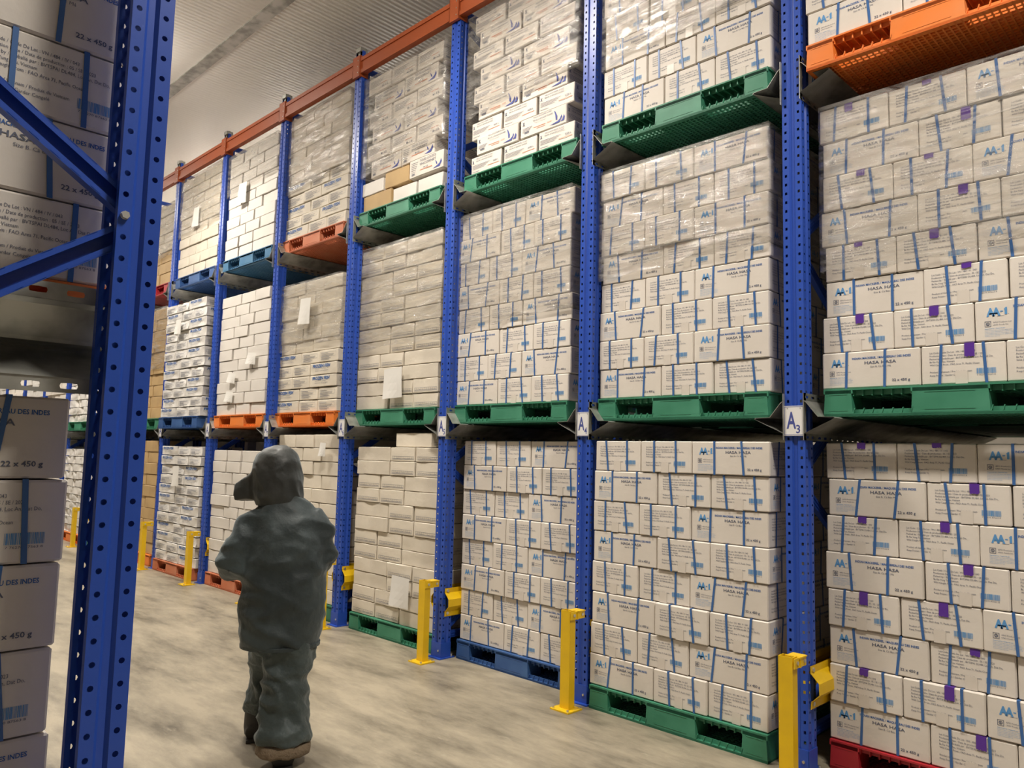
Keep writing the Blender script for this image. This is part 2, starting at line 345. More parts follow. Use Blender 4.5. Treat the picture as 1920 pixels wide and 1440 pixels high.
# box face prints are laid out in metres from the face's lower left corner
def hasa_long():    # .485 x .19   0 light blue 1 blue 2 ink
    p=Print()
    for i in(0,1): p.text('A',.048+i*.0235,.116,.034,.052,0,.05)
    p.rect(.060,.124,.034,.006,0)
    p.rect(.104,.132,.011,.005,0); p.poly([(.122,.118),(.132,.118),(.132,.152),(.126,.152),(.119,.143),(.122,.142)],0); p.text('R',.136,.118,.004,.006,2)
    p.rect(.09,.113,.03,.0012,2)
    p.text('INDIAN MACKEREL / MAQUEREAU DES INDES',.156,.148,.284,.0155,1,.022)
    p.text('HASA HASA',.218,.121,.154,.0215,2,.018)
    p.text('Size B. Cá Bạc Má',.246,.103,.100,.0125,2)
    p.text('22 x 450 g',.350,.028,.084,.0175,2,.02)
    p.frame(.040,.066,.026,.026,.002,2)
    q=[(.053+.008*math.cos(a),.079+.008*math.sin(a)) for a in [i*PI/5 for i in range(10)]]
    for i in range(10):
        a=q[i];b=q[(i+1)%10]; p.poly([a,b,(.053+(b[0]-.053)*.6,.079+(b[1]-.079)*.6),(.053+(a[0]-.053)*.6,.079+(a[1]-.079)*.6)],2)
    p.poly([(.050,.076),(.056,.076),(.053,.083)],2)
    p.text('APO Products Ltd.',.074,.082,.075,.009,2); p.text('UNO Foods Inc.',.074,.070,.062,.009,2)
    p.text('Imported by / Importé par :',.040,.055,.085,.0065,0,.01)
    for i,w in enumerate((.110,.120,.113,.118,.06)): p.text('Product of Vietnam, keep frozen at minus eighteen, packed for import'[:int(w*520)],.040,.047-i*.0068,w,.0052,0)
    return p
def hasa_short():   # .362 x .19
    p=Print()
    L=['Lot Code / Code De Lot : VN / 484 / IV / 043','Production Date / Date de production : 05 / SE / 2023','Packed by / Emballé par : BVTSPAI DL484, Loc An, Dat Do,','Ba Ria Vung Tau, Vietnam','Wild Caught From : FAO Area 71, Pacific Ocean']
    Wd=[.196,.234,.268,.108,.212]
    for i,(t,w) in enumerate(zip(L,Wd)): p.text(t,.038,.150-i*.0148,w,.0125,2)
    p.text('Product of Vietnam / Produit du Vietnam',.038,.056,.180,.0122,2); p.text('Keep Frozen / Garder Congelé',.038,.040,.138,.0122,2)
    barcode(p,.236,.044,.080,.026,0); p.text('7 76270 87563 8',.238,.035,.076,.008,2)
    return p
def fish_long():
    p=Print(); p.text('FROZEN FISH',.05,.072,.32,.044,0,.03,.15)
    for i,w in enumerate((.20,.24)):
        p.text('PRODUCT OF VIETNAM KEEP FROZEN'[:18+i*8],.10,.055-i*.02,w,.012,1)
    return p
def lines_print(w,h,seed):
    r=random.Random(seed); p=Print(); p.frame(w*.08,h*.42,w*.8,h*.36,.0015,1)
    for i in range(5): p.rect(w*.12,h*(.70-i*.11),w*r.uniform(.3,.7),.0032,1)
    p.rect(w*.12,h*.18,w*.4,.003,1); return p
def ruler_print():  # long, narrow row of cells with ticks
    p=Print(); x,w,z,h=.03,.30,.018,.028; p.frame(x,z,w,h,.0018,1)
    for i in range(1,11): p.rect(x+w*i/11,z+h*.45,.0014,h*.55,1)
    r=random.Random(4)
    for i in range(30): p.rect(x+.008+i*.0096,z+.006,.005,.006*r.uniform(.6,1.3),1)
    return p
def scad_long():
    p=Print()
    p.poly([(.030,.095),(.044,.125),(.039,.125),(.025,.099)],1); p.poly([(.040,.095),(.025,.125),(.031,.125),(.046,.098)],1)
    p.text('YELLOWSTRIPE SCAD',.13,.128,.19,.017,1,.0); p.text('SELAR A BANDE DOREE',.13,.104,.20,.017,1,.0)
    p.text('Selaroides leptolepis',.15,.088,.11,.009,2)
    for i in range(4): p.rect(.025,.072-i*.010,.10-.01*i,.0026,2)
    barcode(p,.045,.028,.05,.018,2); p.text('16/20',.28,.05,.04,.015,3)
    p.rect(.14,.052,.12,.004,3); p.rect(.17,.040,.09,.003,3)
    p.poly([(.345,.125),(.36,.112),(.378,.075),(.376,.045),(.362,.05),(.358,.085)],0); p.poly([(.30,.022),(.40,.022),(.425,.058),(.418,.075),(.405,.05),(.385,.036)],0)
    p.poly([(.41,.024),(.445,.024),(.452,.05),(.442,.07),(.428,.04)],0)
    return p
def scad_short():
    p=Print()
    p.poly([(.022,.090),(.036,.118),(.031,.118),(.017,.094)],1); p.poly([(.032,.090),(.017,.118),(.023,.118),(.038,.093)],1)
    p.text('YELLOWSTRIPE SCAD',.06,.122,.19,.015,1); p.text('SELAR A BANDE DOREE',.06,.103,.19,.015,1)
    for i in range(4): p.rect(.02,.075-i*.0095,.20-.02*i,.0024,2)
    p.text('SIZE L',.26,.06,.06,.018,1,.01); p.rect(.20,.042,.13,.004,3); p.rect(.02,.022,.08,.0025,2)
    return p
def squid_long():
    p=Print(); p.text('SQUID (LOLIGO)',.15,.128,.22,.030,1,.0); p.text('ENCORNET',.15,.094,.22,.030,1,.0)
    for i in range(6): p.rect(.03,.13-i*.016,.09-.006*i,.003,2)
    barcode(p,.035,.02,.045,.02,2); p.text('8-12',.20,.060,.06,.020,1,.01); p.rect(.15,.048,.17,.005,3)
    p.poly([(.33,.02),(.42,.02),(.45,.055),(.44,.085),(.42,.05),(.39,.036)],0); p.poly([(.36,.09),(.385,.065),(.39,.045),(.375,.05)],0)
    return p
def squid_short():
    p=Print(); p.text('8-12',.22,.03,.09,.026,1,.015)
    for i in range(5): p.rect(.03,.12-i*.014,.22-.02*i,.003,2)
    p.rect(.20,.07,.10,.004,3); return p
def place_print(name,long,short,L,Wd,mats,off=.0012):
    mb=MB()
    if long: long.put(mb,(-L/2,-Wd/2-off,0),(1,0,0)); long.put(mb,(L/2,Wd/2+off,0),(-1,0,0))
    if short: short.put(mb,(-L/2-off,Wd/2,0),(0,-1,0)); short.put(mb,(L/2+off,-Wd/2,0),(0,1,0))
    return mb.mesh(name,mats)

# ------------------------------------------------------------------ cartons
def carton_mesh(L,Wd,H,mt,seed,amp=.0015,crush=0.0,r=.006,n=(5,4,3)):
    """cardboard box: eased edges, uneven faces (only ever inwards), a lid seam and a slightly lifted lid edge"""
    def axis(h,k): 
        a=[-h,-h+r]; a+=[-h+2*h*i/k for i in range(1,k)]; return a+[h-r,h]
    ax=[axis(L/2,n[0]),axis(Wd/2,n[1]),axis(H/2,n[2])]; hs=(L/2,Wd/2,H/2); idx={}; vs=[]; fs=[]
    def vid(p):
        k=tuple(round(c,5) for c in p)
        if k not in idx:
            q=list(p); ext=[abs(abs(p[i])-hs[i])<1e-6 for i in range(3)]; ne=sum(ext)
            for i in range(3):
                if ext[i]:
                    sg=1 if p[i]>0 else -1
                    if ne>=2: q[i]-=sg*r*.45
                    nn=noise.noise(Vector((p[0]*5+seed*7.1,p[1]*5+i*3,p[2]*7)))
                    q[i]-=sg*amp*(.6+.6*nn)
                    if crush and i<2: q[i]-=sg*crush*max(0,noise.noise(Vector((p[0]*7+seed*3.3,p[1]*7,p[2]*9+i))))*2.2
            if crush and ext[2]: q[2]-=(1 if p[2]>0 else -1)*crush*.5*abs(noise.noise(Vector((p[0]*6+seed,p[1]*6,2))))
            idx[k]=len(vs); vs.append((q[0],q[1],q[2]+H/2))
        return idx[k]
    for a in range(3):
        b,c=(a+1)%3,(a+2)%3
        for sg in(-1,1):
            for i in range(len(ax[b])-1):
                for j in range(len(ax[c])-1):
                    q=[]
                    for (u,v) in((i,j),(i+1,j),(i+1,j+1),(i,j+1)):
                        p=[0,0,0]; p[a]=sg*hs[a]; p[b]=ax[b][u]; p[c]=ax[c][v]; q.append(vid(p))
                    fs.append(tuple(q if sg>0 else q[::-1]))
    me=bpy.data.meshes.new('carton'); me.from_pydata(vs,[],fs); me.materials.append(M[mt]); 
    me.polygons.foreach_set('use_smooth',[crush>0]*len(fs)); me.update()
    if crush>0: me.set_sharp_from_angle(angle=math.radians(30))
    return me
def strap_mesh(axis,c,sl,L,Wd,H,w=.0125,off=.0016):
    m=MB(); h=(Wd if axis=='x' else L)/2+off
    def ringpt(a,z,t):   # a along ring horizontal, t offset along the strap width
        cc=c+sl*(z-H/2)+t
        return (cc,a,z) if axis=='x' else (a,cc,z)
    path=[(-h,-.0004),(-h,H*.5),(-h,H+off),(0,H+off),(h,H+off),(h,H*.5),(h,-.0004)]
    for (a,z),(b,y) in zip(path,path[1:]):
        m.add([ringpt(a,z,-w/2),ringpt(a,z,w/2),ringpt(b,y,w/2),ringpt(b,y,-w/2)],[(0,1,2,3)])
        sc=(h-.0012)/h
        m.add([ringpt(a*sc,min(z,H+off-.0010),-w/2),ringpt(a*sc,min(z,H+off-.0010),w/2),ringpt(b*sc,min(y,H+off-.0010),w/2),ringpt(b*sc,min(y,H+off-.0010),-w/2)],[(3,2,1,0)])
    return m.mesh('strap',['strap'])
K={}
def kind(name,L,Wd,H,mt,amp,crush,desc,pr=None,nv=4,nn=(5,4,3),prmats=None,straps=False):
    K[name]=dict(name={'hasa':'strapped_carton','fish':'fish_carton','fishbag':'wrapped_fish_carton','ruler':'flat_carton','small':'small_carton','plain':'plain_carton','brown':'brown_carton','scad':'scad_carton','squid':'squid_carton','bagrough':'crumpled_carton'}[name],L=L,W=Wd,H=H,desc=desc,me=[carton_mesh(L-.004,Wd-.004,H-.003,mt,i+len(name)*3,amp,crush,n=nn) for i in range(nv)],pr=pr,straps=straps)
kind('hasa',.487,.362,.193,'card',.0010,0,'blue-strapped white carton',straps=True,nv=5)
K['hasa']['pr']=place_print('printed_text',hasa_long(),hasa_short(),.483,.358,['lblue','pblue','ink'],.0004)
K['hasa']['sx']=[[strap_mesh('x',s*.095+d,sl,.483,.358,.190) for d,sl in((0,0),(.018,.05),(-.015,-.07),(.008,.12),(-.02,.03))] for s in(-1,1)]
K['hasa']['sy']=[[strap_mesh('y',s*.082+d,sl,.483,.358,.190,off=.0022) for d,sl in((0,0),(.012,-.06),(-.012,.05),(.004,.1),(.01,.02))] for s in(-1,1)]
kind('fish',.50,.35,.121,'card2',.002,.0045,'white frozen-fish carton',nn=(8,6,4)); K['fish']['pr']=place_print('printed_text',fish_long(),lines_print(.35,.12,1),.496,.346,['pblue','ink'],.001)
kind('fishbag',.52,.36,.119,'bag',.003,.012,'plastic-wrapped frozen-fish carton',nv=6,nn=(10,7,5)); K['fishbag']['pr']=place_print('printed_text',fish_long(),lines_print(.36,.10,2),.516,.356,['pblue','ink'],.0005)
kind('ruler',.50,.345,.1265,'card2',.002,.005,'scale-strip flat carton',nv=5,nn=(8,6,4)); K['ruler']['pr']=place_print('printed_text',None,ruler_print(),.496,.341,['pblue','ink'],.0006)
kind('small',.49,.34,.130,'small',.002,.004,'small plain white carton',nv=5,nn=(7,5,3))
kind('plain',.50,.345,.134,'card2',.002,.004,'cream carton',nv=5,nn=(8,6,3))
kind('brown',.45,.36,.155,'brown',.002,.004,'brown carton',nn=(7,5,3))
kind('scad',.47,.355,.150,'card',.001,.003,'blue-finned fish carton'); K['scad']['pr']=place_print('printed_text',scad_long(),scad_short(),.466,.351,['navy','ink','ink','orangeink'],.001)
kind('squid',.47,.355,.165,'card',.001,.003,'blue-finned squid carton'); K['squid']['pr']=place_print('printed_text',squid_long(),squid_short(),.466,.351,['navy','ink','ink','orangeink'],.001)
kind('bagrough',.50,.40,.125,'bag',.003,.020,'crumpled white wrapped carton',nv=6,nn=(10,8,5))
tp=MB()
ctape=MB(); ctape.box((-.026,-.0008,0),(.026,0,.055)); ctape_me=ctape.mesh('tape',['ctape'])
def tape_mesh(ln,seed):
    r=random.Random(seed); m=MB(); n=7
    top=[(-.021+.042*i/n,-.0012,.0) for i in range(n+1)]; bot=[(-.021+.042*i/n+r.uniform(-.001,.001),-.0014,-ln+r.uniform(-.004,.004)) for i in range(n+1)]
    m.add(top+bot,[(i,n+1+i,n+2+i,i+1) for i in range(n)]); m.box((-.021,-.0012,-.001),(.021,.05,.0015)); return m.mesh('tape',['tape'])
tapes=[tape_mesh(l,i) for i,l in enumerate((.022,.03,.045,.062))]
COUNT={}
_ct=MB(); _ct.box((-.026,-.0007,0),(.026,-.0003,.062)); ctape_me=_ct.mesh('clear_tape',['ctape'])
def carton(kn,o,x,y,z,ori,label,group,tape=False,jit=1.0,face='front'):
    """x,y,z: centre of base; ori 'L' long side along X, 'S' short side along X"""
    k=K[kn]; i=R.randrange(len(k['me']))
    rz=(0 if ori=='L' else PI/2)+(PI if R.random()<.0 else 0)+R.uniform(-.008,.008)*jit
    t=ob(k['name'],k['me'][i],loc=(x,y,z),rot=(R.uniform(-.002,.002)*jit,R.uniform(-.002,.002)*jit,rz),label=label,cat='box',group=group)
    COUNT[kn]=COUNT.get(kn,0)+1
    if k['pr'] is not None: ob('printed_text',k['pr'],t)
    if k['straps']:
        for s in(0,1):
            ob('strap',R.choice(k['sx'][s]),t); ob('strap',R.choice(k['sy'][s]),t)
    if k['straps']:
        q=ob('clear_tape',ctape_me,t); q.location=(-.4835/2,.005,0); q.rotation_euler=(0,0,-PI/2)
    if tape:
        q=ob('tape',R.choice(tapes),t,label='torn purple tape')
        q.location=(-(.483/2+.0022),R.uniform(-.04,.02),.1905); q.rotation_euler=(0,0,-PI/2)
    return t
# ------------------------------------------------------------------ pallets
def pallet_parts(col):
    d={}
    m=MB(); m.box((0,0,.136),(1.2,1.0,.145)); 
    for x0,x1 in((.15,.43),(.77,1.05)):
        n=int((x1-x0)/.042)
        for i in range(n+1):
            x=x0+(x1-x0)*i/n; m.box((x-.003,.012,.106),(x+.003,.99,.136))
        m.box((x0,.03,.110),(x1,.035,.136))
    m.box((0,0,.118),(.15,.012,.136)); m.box((.43,0,.118),(.77,.012,.136)); m.box((1.05,0,.118),(1.2,.012,.136))
    for y0,y1 in((.14,.42),(.58,.86)):
        for i in range(7): y=y0+(y1-y0)*i/6; m.box((.012,y-.003,.106),(1.188,y+.003,.136))
    d['top_deck']=m.mesh('top_deck',[col])
    m=MB()
    for i in range(41): x=.004+i*(1.192/40); m.box((x-.004,0,.0),(x+.004,1.0,.010))
    for i in range(34): y=.004+i*(.992/33); m.box((0,y-.004,.001),(1.2,y+.004,.011))
    for a,b in(((0,0),(1.2,.035)),((0,.965),(1.2,1.0)),((0,0),(.035,1)),((1.165,0),(1.2,1))): m.box((*a,.0),(*b,.014))
    for x0,x1 in((.15,.43),(.77,1.05)):
        n=6
        for i in range(n+1):
            x=x0+(x1-x0)*i/n; m.strip((x,.006,.012),(x+.010,.006,.042),.004,.012,(1,0,0))
            m.strip((x,.994,.012),(x+.010,.994,.042),.004,.012,(1,0,0))
        m.box((x0,.020,.010),(x1,.024,.036))
    d['bottom_deck']=m.mesh('bottom_deck',[col])
    def foot(w,dp):
        m=MB(); t=.008
        m.add([(0,0,.012),(w,0,.012),(w,dp,.012),(0,dp,.012),(t,0,.136),(w-t,0,.136),(w-t,dp,.136),(t,dp,.136)],[(0,3,2,1),(4,5,6,7),(0,1,5,4),(1,2,6,5),(2,3,7,6),(3,0,4,7)])
        m.box((w*.18,-.0015,.028),(w*.82,0,.030)); m.box((w*.18,-.0015,.112),(w*.82,0,.114))
        return m.mesh('foot',[col])
    d['f']={}
    for w in(.15,.34):
        for dp in(.14,.16): d['f'][(w,dp)]=foot(w,dp)
    return d
PP={}
def pallet(col,x,y,z,label,rz=0):
    if col not in PP: PP[col]=pallet_parts(col)
    d=PP[col]; t=ob('pallet',None,loc=(x,y,z),rot=(0,0,rz),label=label,cat='pallet',group='plastic pallets in the rack')
    ob('top_deck',d['top_deck'],t); ob('bottom_deck',d['bottom_deck'],t)
    for x0,w in((0,.15),(.43,.34),(1.05,.15)):
        for y0,dp in((0,.14),(.42,.16),(.86,.14)): ob('foot',d['f'][(w,dp)],t,loc=(x0,y0,0))
    return t
CN={'p_green':'green','p_blue':'dark blue','p_teal':'faded blue','p_orange':'orange','p_salmon':'faded orange','p_red':'red'}
LN={0:'floor',1:'middle',2:'upper'}
def where(k): return 'right of sign A%d'%(k+4)
ZB=[0.0,1.822,3.692]
def stack(k,lv,kn,pcol,x0,y0,layers,side=True,tapes_on=False,wrap=None,H=None,xj=.012,kinds=None,loc_words=None,scale_w=1.0):
    """layers: list of strings left to right, bottom first; wrap=(first layer, last layer)"""
    wh=loc_words or where(k); z=ZB[lv]+.0015
    pallet(pcol,x0,y0-.015,z if lv else 0.0,'%s plastic pallet under the %s stack %s'%(CN[pcol],LN[lv],wh))
    z+=.1465; zs=[]
    for li,pat in enumerate(layers):
        kk=(kinds[li] if kinds else kn); ks=kk if isinstance(kk,list) else [kk]*len(pat); kd=K[ks[-1]]; h=H or max(K[q]['H'] for q in ks)
        wid=sum(K[q]['L'] if c=='L' else K[q]['W'] for q,c in zip(ks,pat)); tot=1.205*scale_w
        gap=(tot-wid)/max(1,len(pat)-1) if wid<tot else 0.0
        gap=max(-.0,min(gap,.02)); x=x0+(tot-wid-gap*(len(pat)-1))/2+R.uniform(-xj,xj); yj=R.uniform(-.008,.008); zs.append(z)
        n=len([c for c in pat if c!='.']); bi=0; kdl=kd
        for c in pat:
            kd=K[kk[bi]] if isinstance(kk,list) else kdl; w=kd['L'] if c=='L' else kd['W'] if c=='S' else .42
            if c=='.': x+=w; continue
            dpt=kd['W'] if c=='L' else kd['L']
            pos={1:['only box'],2:['left','right'],3:['left','middle','right'],4:['left','inner left','inner right','right']}[n][bi]
            tape=tapes_on and c=='S'
            jy=y0+yj+R.uniform(0,.012)
            carton(ks[bi],None,x+w/2,jy+dpt/2,z,c,'%s, %s in %s layer, %s stack %s'%(kd['desc']+(' with purple tape' if tape else ''),pos,ORD[li],LN[lv],wh),'%ss, %s stack %s'%(kd['desc'],LN[lv],wh),tape)
            if side and bi==n-1:
                c2='S'; d2=kd['L']; w2=kd['W']; yb=jy+dpt+.012
                carton(ks[-1],None,x+w-w2/2,yb+d2/2,z,c2,'%s behind right end of %s layer, %s stack %s'%(kd['desc'],ORD[li],LN[lv],wh),'%ss, %s stack %s'%(kd['desc'],LN[lv],wh))
            x+=w+gap; bi+=1
        z+=h
    zs.append(z)
    if wrap: film(x0,y0,zs[wrap[0]]+.02,z+.012,'clear stretch film around the %s stack %s'%(LN[lv],wh),k*3+lv,full=wrap[1],w=1.205*scale_w)
    return zs
def film(x0,y0,z0,z1,label,seed,full=True,w=1.205,d=.97):
    """thin wrinkled film shell round the stack, folded over the top edge"""
    o=.009; pts=[]; n1,n2=28,22
    X0,X1,Y0,Y1=x0-o,x0+w+o,y0-o-.006,y0+d+o
    per=[(X0+(X1-X0)*i/n1,Y0) for i in range(n1)]+[(X1,Y0+(Y1-Y0)*i/n2) for i in range(n2)]+[(X1-(X1-X0)*i/n1,Y1) for i in range(n1)]+[(X0,Y1-(Y1-Y0)*i/n2) for i in range(n2)]
    nz=max(6,int((z1-z0)/.05)); m=MB(); vs=[]; N_=len(per)
    for j in range(nz+1):
        z=z0+(z1-z0)*j/nz
        for (x,y) in per:
            a=noise.noise(Vector((x*5+seed*9,y*5,z*14+x*3)))*.0035
            zz=z
            if j==0: zz=z+.05*noise.noise(Vector((x*4,y*4,seed*5.)))+.06*(x-x0)
            nx=(x-(X0+X1)/2); ny=(y-(Y0+Y1)/2); l=math.hypot(nx,ny); vs.append((x+nx/l*a,y+ny/l*a,zz))
    fs=[(j*N_+i,j*N_+(i+1)%N_,(j+1)*N_+(i+1)%N_,(j+1)*N_+i) for j in range(nz) for i in range(N_)]
    m.add(vs,fs)
    b=nz*N_; c=len(m.v); cen=[(x+(( (X0+X1)/2-x)*.12),y+((Y0+Y1)/2-y)*.12,z1+.004+.004*noise.noise(Vector((x*6,y*6,seed)))) for x,y in per]
    m.v+=cen
    for i in range(N_): m.f.append((b+i,b+(i+1)%N_,c+(i+1)%N_,c+i)); m.m.append(0)
    me=m.mesh('stretch_film',['film']); me.polygons.foreach_set('use_smooth',[True]*len(me.polygons))
    return ob('stretch_film',me,label=label,cat='plastic wrap',group='stretch film around stacked cartons')
A8=['LSS','SSL']*4; 
# bay right of sign A3 is k=-1
stack(-1,0,'hasa','p_red',.085,.20,A8,tapes_on=True,side=False)
stack(-1,1,'hasa','p_green',.125,.09,A8,tapes_on=True,side=False,wrap=(3,True))
stack(-1,2,'hasa','p_orange',.105,-.03,['LSS','SSL','LSS','SSL'],side=False)
stack(0,0,'hasa','p_green',-1.355,-.01,A8)
stack(0,1,'hasa','p_green',-1.372,.06,A8,wrap=(4,True))
stack(0,2,'hasa','p_green',-1.345,.03,['LSS','SSL','LSS','SSL','LSS','SSL'],wrap=(2,True))
stack(1,0,'hasa','p_blue',-2.795,.13,A8)
stack(1,1,'hasa','p_green',-2.860,.08,A8,wrap=(3,True))
stack(1,2,'scad','p_green',-2.790,.06,['SSS','LL','SSS','LL','SSS','LL','SSS','LL','SSS'],wrap=(3,True))
D=['SSL','SSL','LSS','LSS']
stack(2,0,'ruler','p_green',-4.185,.06,D*3,H=.1235,xj=.012)
carton('ruler',None,-3.45,.30,.148+12*.1235+.002,'L','cream flat carton alone on top, floor stack right of sign A6','cream flat cartons, floor stack right of sign A6')
stack(2,1,'ruler','p_green',-4.330,.11,['LSS','LSS','SSL','SSL']*3,H=.1265,wrap=(4,True),xj=.012)
stack(2,2,'squid','p_green',-4.27,.04,['LSS','SSL','LL','SSS','LL','SSS','LL','SSS'],kinds=[['brown','small','small'],['small','brown','squid']]+['squid']*6,wrap=(2,True),xj=.014)
stack(3,0,'plain','p_green',-5.66,.06,['LSS','SSL']*6,H=.133,xj=.012)
stack(3,1,'fish','p_orange',-5.80,.07,['LSS','LSS','SSL','SSL','LSS','SSL','LSS','SSL','LSS','SSL','LSS'],H=.1235,wrap=(5,True),xj=.012,kinds=['fish']*5+['plain']*6)
stack(3,2,'fish','p_salmon',-5.77,.06,['LSS','SSL','LSS','SSL','LSS','SSL','LSS','SSL','LSS','SSL','LSS'],H=.1235,wrap=(4,True),xj=.01,kinds=['fish']*5+['plain']*6)
stack(4,0,'small','p_salmon',-7.15,.03,['LSS','SSL']*5+['SSL'],H=.129,xj=.012,side=False)
stack(4,1,'small','p_orange',-7.16,.03,['LSS','SSL']*5+['LSS'],H=.129,xj=.012)
stack(4,2,'small','p_teal',-7.14,.02,['SSL','SSL','LSS','SSL','LSS','SSL','LSS','SSL','LSS','SSL'],H=.129,xj=.015,wrap=(6,True))
stack(5,0,'fishbag','p_salmon',-8.62,-.02,['SSL','SSL','LSS','LSS','SSL','SSL','LSS','LSS','SSL','SSL','LSS','LSS'],H=.1215,xj=.015,side=False,scale_w=1.03)
stack(5,1,'fishbag','p_blue',-8.63,-.06,['LSS','LSS','SSL','SSL','LSS','LSS','SSL','SSL']+['SSL','SSL','LSS','SSL'],H=.1235,xj=.015,scale_w=1.03)
stack(5,2,'plain','p_blue',-8.60,.03,['LSS','SSL']*5,H=.134,wrap=(4,True),side=False)
stack(6,0,'brown','p_orange',-10.08,.03,['LSS','SSL']*5,H=.152,side=False)
stack(6,1,'brown','p_green',-10.06,.03,['LSS','SSL']*5,H=.153,wrap=(4,True),side=False)
stack(6,2,'brown','p_red',-10.05,.03,['LSS','SSL','LSS','SSL','LSS','SSL','LSS','SSL'],kinds=['brown']*3+['plain']*5,wrap=(2,True),side=True)
stack(8,0,'bagrough','p_orange',-9*P+.10,.02,['LSS','SSL']*5+['LSS'],H=.125,side=False,scale_w=1.06,xj=.02,loc_words='right of sign A12')
stack(8,1,'bagrough','p_green',-9*P+.10,.02,['LSS','SSL']*5+['LSS'],H=.125,side=False,scale_w=1.06,xj=.02,loc_words='right of sign A12')

# deeper stacks of the drive-in rack: no single one can be told apart
def deep():
    m=MB(); r=random.Random(5)
    for k in range(-1,12):
        for lv in range(3):
            for dpt in (1.27,2.32):
                if lv==2 and k>4: continue
                x0=-(k+1)*P+.125; y0=dpt; z=ZB[lv]
                for a in((0,.15),(.43,.77),(1.05,1.2)): m.box((x0+a[0],y0,z+.002),(x0+a[1],y0+1,z+.135),1)
                m.box((x0,y0,z+.136),(x0+1.2,y0+1,z+.146),1); m.box((x0,y0,z+.0015),(x0+1.2,y0+1,z+.012),1)
                z+=.1475; n=8 if k>-2 else 7
                for i in range(n):
                    xs=[0,.487,.85,1.212] if i%2 else [0,.362,.725,1.212]
                    for a,b in zip(xs,xs[1:]):
                        for ya,yb in((0,.485),(.49,.97)):
                            j=r.uniform(-.008,.008); m.box((x0+a+.003+j,y0+ya+r.uniform(0,.01),z+.001),(x0+b-.003+j,y0+yb,z+.190),0)
                    z+=.193
    for k in(7,9,10,11,12):          # the farthest front stacks, seen only in slivers
        for lv in(0,1):
            x0=-(k+1)*P+.12; z=ZB[lv]
            m.box((x0,.02,z+.0015),(x0+1.2,1.02,z+.012),1); m.box((x0,.02,z+.136),(x0+1.2,1.02,z+.146),1)
            for a in((0,.15),(.43,.77),(1.05,1.2)): m.box((x0+a[0],.02,z+.002),(x0+a[1],1.02,z+.135),1)
            z+=.1475
            for i in range(11):
                xs=[0,.5,.86,1.22] if i%2 else [0,.36,.72,1.22]
                for a,b in zip(xs,xs[1:]):
                    j=r.uniform(-.015,.015); m.box((x0+a+.004+j,.02+r.uniform(-.02,.02),z+.001),(x0+b-.004+j,.99,z+.126),0 if k%2 else 2)
                z+=.128
    ob('carton_stacks',m.mesh('carton_stacks',['card','p_green','bag']),label='rows of strapped cartons on pallets deeper in the rack, mostly in shade',cat='boxes',kind='stuff')
deep()
# near-side stacks (left foreground), seen from their +X side
def near_stack(lv,pcol,first,n):
    z=ZB[lv]; yf=-3.33 if lv else -3.405; xr=-.226
    pallet(pcol,xr,yf,z+.0015 if lv else 0,'%s pallet %s'%(CN[pcol],'on the slotted rail, left foreground' if lv else 'under the left foreground carton column'),rz=PI)
    z+=.148
    for i in range(n):
        long=(i%2==0)==(first=='L')
        # face looking to +X: rotate so that the box face points to +X and reads towards +Y
        jy=R.uniform(-.006,.006)
        for j in(0,1):
            w,d=(.487,.362) if long else (.362,.487)
            y=yf-w/2+jy-(j*(w+.004)) ; x=xr-d/2
            rz=(PI/2 if long else PI)
            k=K['hasa']; t=ob('strapped_carton',k['me'][R.randrange(5)],loc=(x,y,z+.0005),rot=(0,0,rz+R.uniform(-.006,.006)),cat='box',
               label='%s, %s layer of the %s, left edge%s'%('blue-strapped carton',ORD[i],('nearest low column','column above slotted rail')[1 if lv else 0],' (rear one)' if j else ''),group='strapped cartons in the left foreground')
            ob('printed_text',k['pr'],t)
            for s in(0,1): ob('strap',k['sx'][s][(i+s)%5],t); ob('strap',k['sy'][s][(i*2+s)%5],t)
        z+=.193
near_stack(0,'p_green','S',8); near_stack(1,'p_orange','S',8)

# ------------------------------------------------------------------ signs
plate=MB(); plate.box((-.056,-.003,-.080),(.056,0,.080)); plate_me=plate.mesh('plate',['white'])
for k in range(0,9):
    t=ob('bay_sign',plate_me,loc=(-k*P,-.008,1.800),rot=(0,0,R.uniform(-.02,.02)),label='white plate sign reading A%d in dark letters'%(k+3),cat='sign')
    p=Print(); p.frame(-.052,-.076,.104,.152,.0022,0); p.text('A',-.040,-.040,.052,.125,0,.02); p.text(str(k+3),.012,-.065,.022 if k<7 else .034,.062,0,.015)
    m=MB(); p.put(m,(0,-.0036,0),(1,0,0)); ob('letters',m.mesh('letters',['navy']),t)
    m=MB()
    for x in(-.035,.035): m.cyl((x,-.003,.068),(0,-1,0),.003,.002,6)
    ob('screw',m.mesh('screw',['bolt']),t)

# ------------------------------------------------------------------ yellow guards
def post_parts():
    a=MB(); a.box((-.037,-.020,.008),(-.032,.030,.61)); a.box((-.037,-.025,.008),(.037,-.020,.61)); a.box((.032,-.020,.008),(.037,.030,.61))
    b=MB(); b.box((-.075,-.075,0),(.075,.065,.009)); 
    for x in(-.06,.06): b.cyl((x,-.06,.009),(0,0,1),.008,.012,6,1); b.cyl((x,.05,.009),(0,0,1),.008,.012,6,1)
    c=MB(); c.box((-.03,.030,.555),(.055,.036,.608)); c.box((.045,-.03,.557),(.050,.105,.606)); c.box((-.02,.02,.600),(.055,.105,.607)); c.cyl((.050,.0,.583),(1,0,0),.010,.006,8,1); c.cyl((.050,.08,.583),(1,0,0),.010,.006,8,1)
    return a.mesh('post',['yellow']),b.mesh('base_plate',['yellow','bolt']),c.mesh('bracket',['yellow','bolt'])
pa,pb,pc=post_parts()
